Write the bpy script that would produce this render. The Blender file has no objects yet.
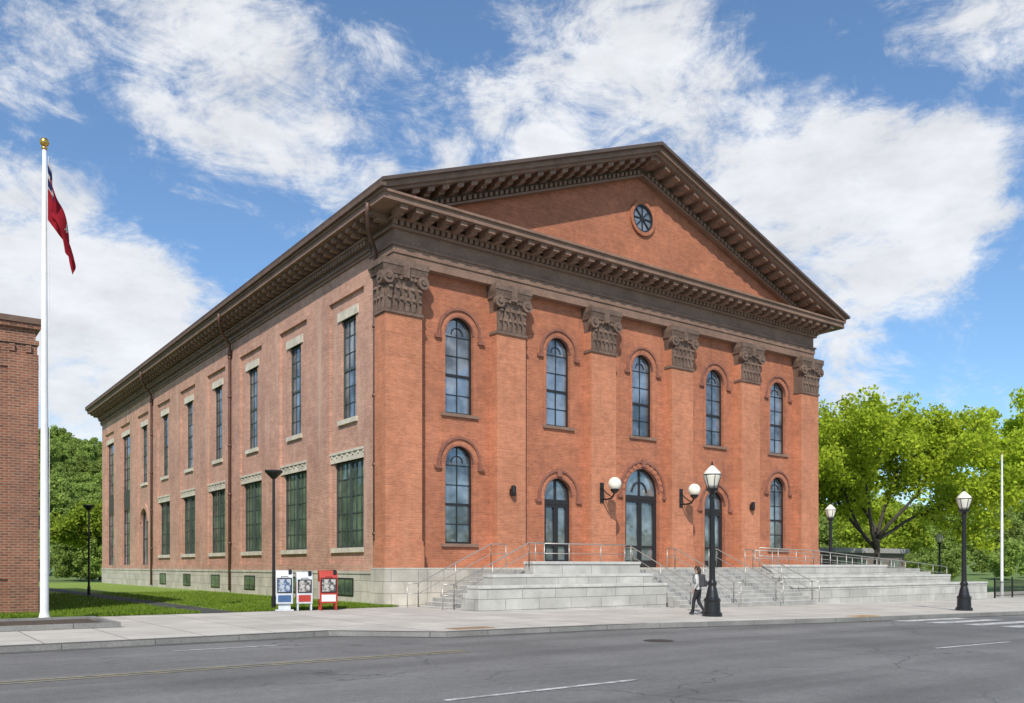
import bpy, bmesh, math, random
import numpy as np
from mathutils import Vector, Matrix
random.seed(7); rng=np.random.default_rng(7)
scene=bpy.context.scene
scene.view_settings.view_transform='Standard'; scene.view_settings.look='None'
scene.view_settings.exposure=0; scene.view_settings.gamma=1
pi=math.pi

# ------------------------------------------------------------------ helpers
def zg(x):
    if x<=0: return 0.0
    if x<=40: return -0.012*x
    return -0.48

class MB:
    def __init__(s): s.v=[]; s.f=[]; s.O=Vector((0,0,0)); s.U=Vector((1,0,0)); s.N=Vector((0,1,0))
    def frame(s,O,U,N): s.O=Vector(O); s.U=Vector(U); s.N=Vector(N); return s
    def P(s,u,d,z): 
        p=s.O+s.U*u+s.N*d; return (p.x,p.y,p.z+z)
    def poly(s,pts):
        n=len(s.v); s.v+= [s.P(*p) for p in pts]; s.f.append(tuple(range(n,n+len(pts))))
    def hexa(s,p):
        n=len(s.v); s.v+=[s.P(*q) for q in p]
        for f in ((0,3,2,1),(4,5,6,7),(0,1,5,4),(1,2,6,5),(2,3,7,6),(3,0,4,7)): s.f.append(tuple(n+i for i in f))
    def box(s,u0,u1,d0,d1,z0,z1):
        s.hexa([(u0,d0,z0),(u1,d0,z0),(u1,d1,z0),(u0,d1,z0),(u0,d0,z1),(u1,d0,z1),(u1,d1,z1),(u0,d1,z1)])
    def slant(s,u0,u1,za,zb,th,d0,d1):
        s.hexa([(u0,d0,za-th),(u1,d0,zb-th),(u1,d1,zb-th),(u0,d1,za-th),(u0,d0,za),(u1,d0,zb),(u1,d1,zb),(u0,d1,za)])
    def ring(s,c,zc,r0,r1,d0,d1,a0=0,a1=pi,n=20):
        for i in range(n):
            a=a0+(a1-a0)*i/n; b=a0+(a1-a0)*(i+1)/n
            q=[]
            for d in (d0,d1):
                q+=[(c+r0*math.cos(a),d,zc+r0*math.sin(a)),(c+r1*math.cos(a),d,zc+r1*math.sin(a)),
                    (c+r1*math.cos(b),d,zc+r1*math.sin(b)),(c+r0*math.cos(b),d,zc+r0*math.sin(b))]
            s.hexa(q)
    def disc(s,c,zc,r,d,n=28):
        s.poly([(c+r*math.cos(2*pi*i/n),d,zc+r*math.sin(2*pi*i/n)) for i in range(n)])
    def cyld(s,c,zc,r,d0,d1,n=16):
        k=len(s.v)
        for d in (d0,d1):
            s.v+=[s.P(c+r*math.cos(2*pi*i/n),d,zc+r*math.sin(2*pi*i/n)) for i in range(n)]
        for i in range(n): j=(i+1)%n; s.f.append((k+i,k+j,k+n+j,k+n+i))
        s.f.append(tuple(range(k,k+n))); s.f.append(tuple(range(k+n,k+2*n)))
    def lathe(s,prof,cu=0,cd=0,n=16,cap=True):
        k=len(s.v)
        for r,z in prof:
            for i in range(n):
                a=2*pi*i/n; s.v.append(s.P(cu+r*math.cos(a),cd+r*math.sin(a),z))
        for m in range(len(prof)-1):
            for i in range(n):
                j=(i+1)%n; s.f.append((k+m*n+i,k+m*n+j,k+(m+1)*n+j,k+(m+1)*n+i))
        if cap:
            s.f.append(tuple(k+i for i in range(n))); e=k+(len(prof)-1)*n; s.f.append(tuple(e+i for i in range(n)))
    def tube(s,path,r,n=8):
        path=[Vector(p) for p in path]; rs=r if isinstance(r,(list,tuple)) else [r]*len(path)
        k=len(s.v); ref=None
        for i,p in enumerate(path):
            t=(path[min(i+1,len(path)-1)]-path[max(i-1,0)]).normalized()
            a=Vector((0,0,1)) if abs(t.z)<.9 else Vector((1,0,0))
            if ref is not None: a=ref
            x=(a-t*a.dot(t)).normalized(); ref=x; y=t.cross(x)
            for m in range(n):
                an=2*pi*m/n; q=p+(x*math.cos(an)+y*math.sin(an))*rs[i]; s.v.append(s.P(q.x,q.y,q.z))
        for i in range(len(path)-1):
            for m in range(n):
                j=(m+1)%n; s.f.append((k+i*n+m,k+i*n+j,k+(i+1)*n+j,k+(i+1)*n+m))
        s.f.append(tuple(k+m for m in range(n))); e=k+(len(path)-1)*n; s.f.append(tuple(e+m for m in range(n)))
    def obj(s,name,mat,parent=None,smooth=False,bevel=0,recalc=True,side=None):
        me=bpy.data.meshes.new(name); me.from_pydata(s.v,[],s.f)
        if recalc:
            bm=bmesh.new(); bm.from_mesh(me); bmesh.ops.recalc_face_normals(bm,faces=bm.faces); bm.to_mesh(me); bm.free()
        if mat: me.materials.append(mat)
        if side:
            me.materials.append(side)
            for p in me.polygons:
                if abs(p.normal.z)<.5: p.material_index=1
        o=bpy.data.objects.new(name,me); scene.collection.objects.link(o)
        if parent: o.parent=parent
        if smooth:
            for p in me.polygons: p.use_smooth=True
        if bevel:
            m=o.modifiers.new('b','BEVEL'); m.width=bevel; m.segments=2; m.limit_method='ANGLE'
        return o

def empty(name,loc=(0,0,0),rot=0):
    e=bpy.data.objects.new(name,None); e.location=loc; e.rotation_euler=(0,0,rot); e.empty_display_size=.3
    scene.collection.objects.link(e); return e

# ------------------------------------------------------------------ materials
class NT:
    def __init__(s,tree): s.t=tree; s.n=tree.nodes; s.l=tree.links
    def new(s,typ,**kw):
        n=s.n.new(typ)
        for k,v in kw.items(): setattr(n,k,v)
        return n
    def link(s,a,b): s.l.new(a,b)
    def math(s,op,a,b=None,c=None,clamp=False):
        n=s.n.new('ShaderNodeMath'); n.operation=op; n.use_clamp=clamp
        for i,x in enumerate((a,b,c)):
            if x is None: continue
            if isinstance(x,(int,float)): n.inputs[i].default_value=x
            else: s.link(x,n.inputs[i])
        return n.outputs[0]
    def noise(s,vec,scale,detail=4,rough=.55,dist=0):
        n=s.new('ShaderNodeTexNoise'); n.inputs['Scale'].default_value=scale; n.inputs['Detail'].default_value=detail
        n.inputs['Roughness'].default_value=rough; n.inputs['Distortion'].default_value=dist
        if vec is not None: s.link(vec,n.inputs['Vector'])
        return n.outputs['Fac']
    def rng(s,v,a,b,c,d,smooth=False):
        n=s.n.new('ShaderNodeMapRange')
        if smooth: n.interpolation_type='SMOOTHSTEP'
        s.link(v,n.inputs[0])
        for i,x in enumerate((a,b,c,d)): n.inputs[i+1].default_value=x
        return n.outputs[0]
    def mix(s,f,a,b,blend='MIX'):
        n=s.n.new('ShaderNodeMix'); n.data_type='RGBA'; n.blend_type=blend
        for sock,x in ((n.inputs[0],f),(n.inputs[6],a),(n.inputs[7],b)):
            if isinstance(x,(int,float)): sock.default_value=x
            elif isinstance(x,tuple): sock.default_value=(x[0],x[1],x[2],1)
            else: s.link(x,sock)
        return n.outputs[2]
    def mapping(s,vec,scale,loc=(0,0,0)):
        n=s.n.new('ShaderNodeMapping'); n.inputs['Scale'].default_value=scale; n.inputs['Location'].default_value=loc; s.link(vec,n.inputs[0]); return n.outputs[0]

def newmat(name):
    m=bpy.data.materials.new(name); m.use_nodes=True; t=NT(m.node_tree); b=m.node_tree.nodes['Principled BSDF']
    tc=t.new('ShaderNodeTexCoord').outputs['Object']
    return m,t,b,tc
def bump(t,b,h,strength,dist=.02):
    n=t.new('ShaderNodeBump'); n.inputs['Strength'].default_value=strength; n.inputs['Distance'].default_value=dist
    t.link(h,n.inputs['Height']); t.link(n.outputs[0],b.inputs['Normal'])
def simple(name,col,rough=.6,metal=0,var=.15,scale=3,bmp=0,fine=None):
    m,t,b,tc=newmat(name)
    n=t.noise(tc,scale,6)
    f=t.rng(n,.3,.7,1-var,1+var)
    c=t.mix(1.0,col,f,'MULTIPLY')
    if fine:
        n2=t.noise(tc,fine[0],3); c=t.mix(1.0,c,t.rng(n2,.3,.7,1-fine[1],1+fine[1]),'MULTIPLY')
    t.link(c,b.inputs['Base Color']); b.inputs['Roughness'].default_value=rough; b.inputs['Metallic'].default_value=metal
    if bmp: bump(t,b,t.noise(tc,scale*8,5),bmp)
    return m
def wallcoords(t,tc):
    sp=t.new('ShaderNodeSeparateXYZ'); t.link(tc,sp.inputs[0])
    g=t.new('ShaderNodeNewGeometry'); sn=t.new('ShaderNodeSeparateXYZ'); t.link(g.outputs['True Normal'],sn.inputs[0])
    st=t.math('GREATER_THAN',t.math('ABSOLUTE',sn.outputs[0]),.6)
    u=t.math('ADD',t.math('MULTIPLY',sp.outputs[1],st),t.math('MULTIPLY',sp.outputs[0],t.math('SUBTRACT',1.0,st)))
    cb=t.new('ShaderNodeCombineXYZ'); t.link(u,cb.inputs[0]); t.link(sp.outputs[2],cb.inputs[1]); return cb.outputs[0]
def brick_mat(name,c1,c2,mortar,row=.075,w=.22,ms=.012,stain=(.30,.22,.17),stain_amt=.4,dirt=.3):
    m,t,b,tc=newmat(name)
    br=t.new('ShaderNodeTexBrick'); t.link(wallcoords(t,tc),br.inputs['Vector'])
    br.inputs['Color1'].default_value=(*c1,1); br.inputs['Color2'].default_value=(*c2,1); br.inputs['Mortar'].default_value=(*mortar,1)
    br.inputs['Scale'].default_value=1; br.inputs['Brick Width'].default_value=w; br.inputs['Row Height'].default_value=row
    br.inputs['Mortar Size'].default_value=ms; br.inputs['Bias'].default_value=-.2
    c=br.outputs['Color']
    n1=t.noise(tc,.35,6,.6); c=t.mix(1.0,c,t.rng(n1,.3,.7,.8,1.18),'MULTIPLY')
    n3=t.noise(tc,2.6,5,.65); c=t.mix(1.0,c,t.rng(n3,.3,.7,.84,1.16),'MULTIPLY')
    hz_=t.mapping(tc,(.5,.5,6.0)); n5=t.noise(hz_,1.6,4,.6); c=t.mix(1.0,c,t.rng(n5,.3,.7,.88,1.12),'MULTIPLY')
    vz=t.mapping(tc,(1.1,1.1,.12)); n2=t.noise(vz,1.0,5,.6)
    c=t.mix(t.math('MULTIPLY',t.rng(n2,.52,.75,0,1,True),stain_amt),c,stain)
    vz2=t.mapping(tc,(2.5,2.5,.15)); n4=t.noise(vz2,1.3,5,.6)
    c=t.mix(t.math('MULTIPLY',t.rng(n4,.55,.8,0,1,True),dirt),c,(.07,.035,.03))
    t.link(c,b.inputs['Base Color']); b.inputs['Roughness'].default_value=.85
    bump(t,b,t.math('SUBTRACT',t.noise(tc,20,3),br.outputs['Fac']),.5,.01)
    return m

M={}
M['brickF']=brick_mat('front_brick',(.44,.14,.062),(.31,.088,.044),(.40,.19,.12),stain=(.47,.22,.14),stain_amt=.25,dirt=.3)
M['brickP']=brick_mat('pilaster_brick',(.52,.185,.088),(.40,.13,.06),(.45,.22,.14),stain=(.54,.28,.17),stain_amt=.25,dirt=.2)
M['brickL']=brick_mat('side_brick',(.49,.24,.17),(.37,.165,.11),(.52,.37,.29),stain=(.58,.42,.33),stain_amt=.65,dirt=.2)
M['brickD']=brick_mat('dark_brick',(.25,.085,.045),(.12,.045,.03),(.27,.18,.13),row=.09,w=.26,ms=.016,stain=(.2,.12,.08),stain_amt=.2)
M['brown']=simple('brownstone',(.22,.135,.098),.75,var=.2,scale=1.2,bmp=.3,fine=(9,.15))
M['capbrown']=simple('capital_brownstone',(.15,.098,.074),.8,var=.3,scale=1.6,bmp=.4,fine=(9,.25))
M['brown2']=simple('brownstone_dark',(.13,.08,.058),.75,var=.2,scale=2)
M['roof']=simple('roof_metal',(.09,.062,.05),.5,var=.2,scale=1)
M['lime']=simple('limestone',(.56,.51,.42),.8,var=.2,scale=2,bmp=.3,fine=(11,.12))
def granite_mat(name,col,bw,rh):
    m,t,b,tc=newmat(name)
    br=t.new('ShaderNodeTexBrick'); t.link(wallcoords(t,tc),br.inputs['Vector'])
    br.inputs['Color1'].default_value=(*col,1); br.inputs['Color2'].default_value=tuple(x*.82 for x in col)+(1,); br.inputs['Mortar'].default_value=tuple(x*.4 for x in col)+(1,)
    br.inputs['Scale'].default_value=1; br.inputs['Brick Width'].default_value=bw; br.inputs['Row Height'].default_value=rh; br.inputs['Mortar Size'].default_value=.012
    c=t.mix(1.0,br.outputs['Color'],t.rng(t.noise(tc,1.1,6),.3,.7,.8,1.17),'MULTIPLY')
    c=t.mix(1.0,c,t.rng(t.noise(tc,30,2),.3,.7,.85,1.15),'MULTIPLY')
    vz=t.noise(t.mapping(tc,(2,2,.3)),1.5,5,.6); c=t.mix(t.rng(vz,.55,.8,0,.35,True),c,tuple(x*.45 for x in col))
    t.link(c,b.inputs['Base Color']); b.inputs['Roughness'].default_value=.8
    bump(t,b,t.noise(tc,14,4),.25); return m
M['granite']=granite_mat('granite_blocks',(.48,.465,.43),1.6,.42)
M['found']=granite_mat('foundation_stone',(.54,.50,.43),1.3,.5)
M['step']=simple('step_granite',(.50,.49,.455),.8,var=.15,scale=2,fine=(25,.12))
M['riser']=simple('step_riser',(.33,.32,.30),.85,var=.2,scale=2,fine=(25,.12))  # darker than the treads: riser grime plus shading contrast put into the colour
M['frame']=simple('window_frame',(.018,.018,.02),.45,var=.1)
M['gframe']=simple('green_window_frame',(.05,.065,.06),.45,var=.1)
M['panel']=simple('dark_panel',(.03,.033,.038),.4,var=.2)
M['black']=simple('black_iron',(.012,.012,.013),.35,var=.2,scale=8)
M['steel']=simple('stainless_steel',(.46,.44,.40),.4,metal=.6,var=.05)
M['white']=simple('white_paint',(.75,.75,.74),.4,var=.06)
M['pipe']=simple('downspout_brown',(.13,.065,.05),.5,var=.2)
M['gold']=simple('gilded_ball',(.7,.45,.12),.3,metal=1,var=.05)
def glass_mat(name,col,dark,rough=.05,metal=.55,wob=.2):
    m,t,b,tc=newmat(name)
    n=t.noise(tc,.8,3); c=t.mix(t.rng(n,.35,.65,0,1),col,dark)
    t.link(c,b.inputs['Base Color']); b.inputs['Roughness'].default_value=rough; b.inputs['Metallic'].default_value=metal
    b.inputs['IOR'].default_value=1.8
    bump(t,b,t.noise(tc,1.0,2),wob,.05); return m
M['glass']=glass_mat('window_glass',(.40,.44,.48),(.12,.14,.16),metal=.6)
M['gglass']=glass_mat('green_window_glass',(.22,.30,.22),(.06,.09,.07),metal=.45)
def globe_mat():
    m,t,b,tc=newmat('opal_globe'); b.inputs['Roughness'].default_value=.25
    c=t.mix(t.rng(t.noise(tc,3,2),.3,.7,0,1),(.84,.80,.70),(.76,.72,.60)); t.link(c,b.inputs['Base Color']); return m
M['globe']=globe_mat()
def asphalt():
    m,t,b,tc=newmat('asphalt')
    c=t.mix(t.rng(t.noise(tc,.25,6,.6),.35,.65,0,1),(.135,.132,.127),(.19,.186,.178))
    wear=t.noise(t.mapping(tc,(.04,.8,1)),1.0,4); c=t.mix(1.0,c,t.rng(wear,.35,.65,.82,1.15),'MULTIPLY')
    c=t.mix(1.0,c,t.rng(t.noise(tc,38,3,.7),.25,.75,.6,1.4),'MULTIPLY')
    c=t.mix(1.0,c,t.rng(t.noise(tc,7,4,.7),.3,.7,.85,1.15),'MULTIPLY')
    v=t.new('ShaderNodeTexVoronoi',feature='DISTANCE_TO_EDGE')
    dv=t.new('ShaderNodeVectorMath',operation='ADD'); nn=t.new('ShaderNodeTexNoise'); nn.inputs['Scale'].default_value=1.2; nn.inputs['Detail'].default_value=5
    t.link(tc,nn.inputs['Vector']); t.link(tc,dv.inputs[0]); t.link(nn.outputs['Color'],dv.inputs[1]); t.link(dv.outputs[0],v.inputs['Vector']); v.inputs['Scale'].default_value=.25
    crack=t.rng(v.outputs['Distance'],.0,.008,1,0); crack=t.math('MULTIPLY',crack,t.rng(t.noise(tc,.15,2),.44,.55,0,.8))
    c=t.mix(crack,c,(.05,.05,.05))
    oil=t.rng(t.noise(t.mapping(tc,(.7,1.3,1),(5,2,0)),.8,5,.7),.62,.75,0,.45,True); c=t.mix(oil,c,(.07,.07,.07))
    t.link(c,b.inputs['Base Color']); b.inputs['Roughness'].default_value=.85
    bump(t,b,t.noise(tc,60,3),.5,.01); return m
M['asphalt']=asphalt()
def concrete():
    m,t,b,tc=newmat('concrete_pavement')
    br=t.new('ShaderNodeTexBrick'); t.link(tc,br.inputs['Vector']); br.offset=0
    br.inputs['Color1'].default_value=(.54,.505,.445,1); br.inputs['Color2'].default_value=(.47,.44,.39,1); br.inputs['Mortar'].default_value=(.2,.19,.17,1)
    br.inputs['Scale'].default_value=1; br.inputs['Brick Width'].default_value=1.7; br.inputs['Row Height'].default_value=1.7; br.inputs['Mortar Size'].default_value=.018
    c=t.mix(1.0,br.outputs['Color'],t.rng(t.noise(tc,.6,6,.65),.3,.7,.8,1.13),'MULTIPLY')
    c=t.mix(1.0,c,t.rng(t.noise(tc,25,3),.3,.7,.88,1.12),'MULTIPLY')
    sp_=t.rng(t.noise(tc,3.0,5,.7),.62,.72,0,.35,True); c=t.mix(sp_,c,(.25,.235,.21))
    t.link(c,b.inputs['Base Color']); b.inputs['Roughness'].default_value=.85; bump(t,b,t.noise(tc,40,3),.2,.01); return m
M['concrete']=concrete()
M['kerb']=granite_mat('kerb_granite',(.24,.235,.22),1.9,.6)
def grass(name,a,bcol):
    m,t,b,tc=newmat(name)
    c=t.mix(t.rng(t.noise(tc,.5,6,.65),.3,.7,0,1),a,bcol)
    c=t.mix(1.0,c,t.rng(t.noise(tc,14,4,.7),.25,.75,.6,1.4),'MULTIPLY')
    t.link(c,b.inputs['Base Color']); b.inputs['Roughness'].default_value=.9; bump(t,b,t.noise(tc,25,4),.8,.05); return m
M['grass']=grass('lawn_grass',(.16,.25,.03),(.24,.34,.05))
M['ground']=grass('meadow',(.10,.16,.035),(.16,.23,.06))
M['mulch']=simple('mulch',(.07,.05,.035),.95,var=.4,scale=3,fine=(20,.5))
def paint(name,col):
    m,t,b,tc=newmat(name)
    w=t.rng(t.noise(tc,5,6,.75),.40,.6,0,.8)
    c=t.mix(w,col,(.17,.17,.165)); t.link(c,b.inputs['Base Color']); b.inputs['Roughness'].default_value=.7; return m
M['pwhite']=paint('road_paint_white',(.66,.66,.64)); M['pyellow']=paint('road_paint_yellow',(.45,.37,.17))
def leafmat(name,ca,cb,trans=.35,scale=.6):
    m=bpy.data.materials.new(name); m.use_nodes=True; t=NT(m.node_tree); m.node_tree.nodes.clear()
    tc=t.new('ShaderNodeTexCoord').outputs['Object']; g=t.new('ShaderNodeNewGeometry')
    oi=t.new('ShaderNodeObjectInfo')
    f=t.rng(t.noise(tc,scale,3),.3,.7,0,1); c=t.mix(f,ca,cb)
    c=t.mix(1.0,c,t.rng(g.outputs['Random Per Island'],0,1,.7,1.25),'MULTIPLY')
    c=t.mix(1.0,c,t.rng(oi.outputs['Random'],0,1,.7,1.25),'MULTIPLY')
    d=t.new('ShaderNodeBsdfDiffuse'); tr=t.new('ShaderNodeBsdfTranslucent'); mx=t.new('ShaderNodeMixShader'); mx.inputs[0].default_value=trans
    t.link(c,d.inputs[0]); t.link(c,tr.inputs[0]); t.link(d.outputs[0],mx.inputs[1]); t.link(tr.outputs[0],mx.inputs[2])
    o=t.new('ShaderNodeOutputMaterial'); t.link(mx.outputs[0],o.inputs[0]); return m
M['leaf']=leafmat('spring_leaves',(.48,.62,.05),(.62,.74,.08),.5)
M['leafd']=leafmat('forest_leaves',(.24,.34,.08),(.36,.46,.12),.4,.3)
M['leafb']=leafmat('bush_leaves',(.34,.46,.05),(.46,.58,.08),.45,.3)
M['blade']=leafmat('grass_blades',(.17,.27,.03),(.26,.37,.055),.3)
M['bark']=simple('bark',(.06,.05,.04),.9,var=.3,scale=4,bmp=.6)

# ------------------------------------------------------------------ wall helper
def wall(mb,frame_d,u0,u1,z0,z1,ops,reveal=.35,rev=None):
    rev=rev or mb
    us={u0,u1}; zs={z0,z1}
    for o in ops:
        us|={o['c']-o['w']/2,o['c']+o['w']/2}; zs|={max(o['b'],z0),o['top']}
    us=sorted(us); zs=sorted(zs)
    for i in range(len(us)-1):
        for j in range(len(zs)-1):
            cu=(us[i]+us[i+1])/2; cz=(zs[j]+zs[j+1])/2
            if any(abs(cu-o['c'])<o['w']/2 and o['b']<cz<o['top'] for o in ops): continue
            d=frame_d; mb.poly([(us[i],d,zs[j]),(us[i+1],d,zs[j]),(us[i+1],d,zs[j+1]),(us[i],d,zs[j+1])])
    for o in ops:
        c,w,b,tp=o['c'],o['w'],o['b'],o['top']; r=w/2; d=frame_d; e=d-reveal
        sp=tp-r if o.get('arch') else tp
        for sgn in (-1,1):
            x=c+sgn*r; rev.poly([(x,d,b),(x,e,b),(x,e,sp),(x,d,sp)])
        rev.poly([(c-r,d,b),(c+r,d,b),(c+r,e,b),(c-r,e,b)])
        if o.get('arch'):
            n=24
            for k in range(n):
                a=pi*k/n; bb=pi*(k+1)/n
                xa,za=c+r*math.cos(a),sp+r*math.sin(a); xb,zb=c+r*math.cos(bb),sp+r*math.sin(bb)
                mb.poly([(xa,d,za),(xa,d,tp),(xb,d,tp),(xb,d,zb)])
                rev.poly([(xa,d,za),(xb,d,zb),(xb,e,zb),(xa,e,za)])
        else:
            rev.poly([(c-r,d,tp),(c+r,d,tp),(c+r,e,tp),(c-r,e,tp)])

def window(fr,gl,o,d,cols,rows,fw=.09,mw=.04,heavy=None):
    c,w,b,tp=o['c'],o['w'],o['b'],o['top']; r=w/2; arch=o.get('arch'); sp=tp-r if arch else tp
    fr.box(c-r,c-r+fw,d-.06,d+.06,b,sp); fr.box(c+r-fw,c+r,d-.06,d+.06,b,sp)
    fr.box(c-r+fw,c+r-fw,d-.06,d+.06,b,b+fw)
    if arch: fr.ring(c,sp,r-fw,r,d-.06,d+.06)
    else: fr.box(c-r+fw,c+r-fw,d-.06,d+.06,tp-fw,tp)
    for i in range(1,cols):
        x=c-r+w*i/cols
        zt=tp-fw if not arch else sp+math.sqrt(max(0,(r-fw)**2-(x-c)**2))
        fr.box(x-mw/2,x+mw/2,d-.035,d+.035,b+fw,zt)
    for z in rows:
        hw=r-fw if z<=sp or not arch else math.sqrt(max(.01,(r-fw)**2-(z-sp)**2))
        t=mw
        if heavy and abs(z-heavy)<.01: t=.12
        fr.box(c-hw,c+hw,d-.03-(.02 if t>.1 else 0),d+.03+(.02 if t>.1 else 0),z-t/2,z+t/2)
    def pane(x0,x1,z0,z1):
        k=rj.uniform(-.01,.01); q=rj.uniform(-.01,.01)
        gl.poly([(x0,d+k,z0),(x1,d-k+q,z0),(x1,d-k,z1),(x0,d+k-q,z1)])
    zl=[z for z in [b]+list(rows) if z<sp-.05]+[sp]
    xs=[c-r+w*i/cols for i in range(cols+1)]
    for i in range(cols):
        for j in range(len(zl)-1): pane(xs[i],xs[i+1],zl[j],zl[j+1])
    if arch:
        n=24; gl.poly([(c+r*math.cos(pi*k/n),d,sp+r*math.sin(pi*k/n)) for k in range(n+1)])
rj=random.Random(5)
# ================================================================== MAIN BUILDING
B=empty('brick_civic_hall')
CX=15.6; SP=5.73; D=59.4; XL=1.15; WX=CX+.36
FR=((0,.55,0),(1,0,0),(0,-1,0))
LF=((XL,0,0),(0,1,0),(-1,0,0))
brick=MB().frame(*FR); frames=MB().frame(*FR); glass=MB().frame(*FR); trim=MB().frame(*FR)
fo=[]
for k in range(-2,3): fo.append(dict(c=WX+SP*k,w=1.5,b=8.45,top=12.8,arch=1,t='u'))
for k in (-2,2): fo.append(dict(c=WX+SP*k,w=1.5,b=2.65,top=7.05,arch=1,t='l'))
for k in (-1,1): fo.append(dict(c=WX+SP*k,w=1.75,b=1.5,top=5.95,arch=1,t='d'))
fo.append(dict(c=WX,w=2.5,b=1.5,top=6.8,arch=1,t='D'))
wall(brick,0,1.15,30.3,1.5,14.45,fo,.36)
hood=MB().frame(*FR); vous=MB().frame(*FR)
for o in fo:
    c,r,sp=o['c'],o['w']/2,o['top']-o['w']/2; t=o['t']
    vous.ring(c,sp,r+.002,r+.28,.0,.03,n=26)
    hood.ring(c,sp,r+.28,r+.39,.0,.10,n=26)
    hood.ring(c,sp,r-.03,r+.04,-.05,.05,n=26)
    if t=='D':
        for i in range(13):
            a=pi*(i+.5)/13; vous.ring(c,sp,r+.07,r+.26,.03,.07,a-.05,a+.05,2)
    for s in (-1,1):
        hood.box(min(c+s*(r+.28),c+s*(r+.41)),max(c+s*(r+.28),c+s*(r+.41)),0,.095,sp-.22,sp-.001)
        hood.box(min(c+s*(r+.24),c+s*(r+.56)),max(c+s*(r+.24),c+s*(r+.56)),0,.13,sp-.34,sp-.22)
        vous.box(min(c+s*(r+.002),c+s*(r+.2)),max(c+s*(r+.002),c+s*(r+.2)),0,.03,o['b'],sp-.001)
    if t in 'dD': hood.box(c-.12,c+.12,0,.17,o['top']+.05,o['top']+.45)
    if t in 'ul':
        trim.box(c-r-.22,c+r+.22,-.3,.11,o['b']-.14,o['b'])
        rows=[o['b']+i*(o['top']-o['b'])/5 for i in range(1,5)]
        mid=o['b']+2*(o['top']-o['b'])/5
        window(frames,glass,o,-.22,2,rows,heavy=mid)
        frames.ring(c,sp,.28,.32,-.255,-.185,n=14)
    else:
        h=sp-.3
        window(frames,glass,o,-.26,2,[h],fw=.12,mw=.14)
        frames.box(c-r+.1,c+r-.1,-.33,-.15,h-.12,h+.12)
        for i in range(2):
            x0=c-r+.12+(o['w']-.24)*i/2; x1=c-r+.12+(o['w']-.24)*(i+1)/2
            frames.box(x0+.01,x0+.13,-.3,-.17,1.55,h-.12); frames.box(x1-.13,x1-.01,-.3,-.17,1.55,h-.12)
            frames.box(x0+.13,x1-.13,-.3,-.17,1.55,1.95); frames.box(x0+.13,x1-.13,-.3,-.17,2.6,2.72); frames.box(x0+.13,x1-.13,-.3,-.17,h-.26,h-.12)
        if t=='D': frames.ring(c,sp,.5,.56,-.3,-.2,n=16)
pil=MB().frame(*FR); cap=MB().frame(*FR)
def capital(cx,hw,d0=0,wide=1.0):
    z0=12.25; L=cx-hw; R=cx+hw
    cap.box(L-.05,R+.05,d0,.62,z0,z0+.12)
    def slab(e0,e1,za,zb):
        cap.hexa([(L-e0,d0,za),(R+e0,d0,za),(R+e0,.55+e0,za),(L-e0,.55+e0,za),(L-e1,d0,zb),(R+e1,d0,zb),(R+e1,.55+e1,zb),(L-e1,.55+e1,zb)])
    slab(-.02,.0,z0+.12,z0+1.0); slab(.0,.10,z0+1.0,z0+1.62)
    slab(.15,.17,z0+1.62,z0+1.72)
    n=6 if wide>=1 else 3
    for row,(zb,h,e) in enumerate(((z0+.14,.5,.05),(z0+.5,.58,.09))):
        m=n if row==0 else n-1
        for i in range(m):
            u=L+(R-L)*(i+.5)/m; w=.5*(R-L)/m*.85
            cap.hexa([(u-w*.7,.53,zb),(u+w*.7,.53,zb),(u+w*.7,.6,zb),(u-w*.7,.6,zb),(u-w,.53,zb+h),(u+w,.53,zb+h),(u+w*.8,.58+e,zb+h),(u-w*.8,.58+e,zb+h)])
            cap.hexa([(u-w*.8,.57,zb+h),(u+w*.8,.57,zb+h),(u+w*.6,.6+e+.05,zb+h-.07),(u-w*.6,.6+e+.05,zb+h-.07),(u-w*.6,.57,zb+h+.1),(u+w*.6,.57,zb+h+.1),(u+w*.4,.6+e+.02,zb+h+.06),(u-w*.4,.6+e+.02,zb+h+.06)])
    for s in ((-1,1) if wide>=1 else (-1,)):
        u=cx+s*(hw-.04)
        cap.ring(u,z0+1.42,.13,.27,.55,.78,0,2*pi,18); cap.cyld(u,z0+1.42,.10,.55,.83,12)
    if wide>=1:
        for i in range(5):
            u=L+.3+(R-L-.6)*(i+.5)/5; cap.cyld(u,z0+1.5,.085,.55,.72,10)
        cap.box(cx-.14,cx+.14,.6,.82,z0+1.5,z0+1.95)
    slab(.15,.22,z0+1.72,z0+1.95); cap.box(L-.22,R+.22,d0,.79,z0+1.95,z0+2.2)
pcs=[1.38]+[CX+SP*(k-2.5) for k in range(1,5)]+[29.9]
for k,c in enumerate(pcs):
    hw=.82 if 0<k<5 else .88
    dd=.55; b0=0 if 0<k<5 else -.4
    pil.box(c-hw,c+hw,b0,dd,1.57,12.25)
    pil.box(c-hw-.07,c+hw+.07,b0-.06 if b0 else 0,dd+.07,1.57,2.5)
    pil.box(c-hw-.04,c+hw+.04,b0-.03 if b0 else 0,dd+.04,2.5,2.7)
    if 0<k<5: pil.box(c-hw,c+hw,0,dd-.05,12.25,14.45)
    capital(c,hw,b0)
cap.frame((.5+.55,0,0),(0,1,0),(-1,0,0)); capital(.48,.44,0,.5); cap.frame(*FR)
pilL=MB().frame(*FR); pilL.box(.58,2.1,-.4,0,12.25,14.45)
base=MB().frame(*FR)
base.box(.36,30.95,-.5,.72,-.6,1.57)
for c in pcs: base.box(c-1.0,c+1.0,.0,.78,-.5,1.575)
ent=MB().frame(*FR); ent2=MB().frame(*FR)
ex0=.95; ex1=30.5
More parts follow.
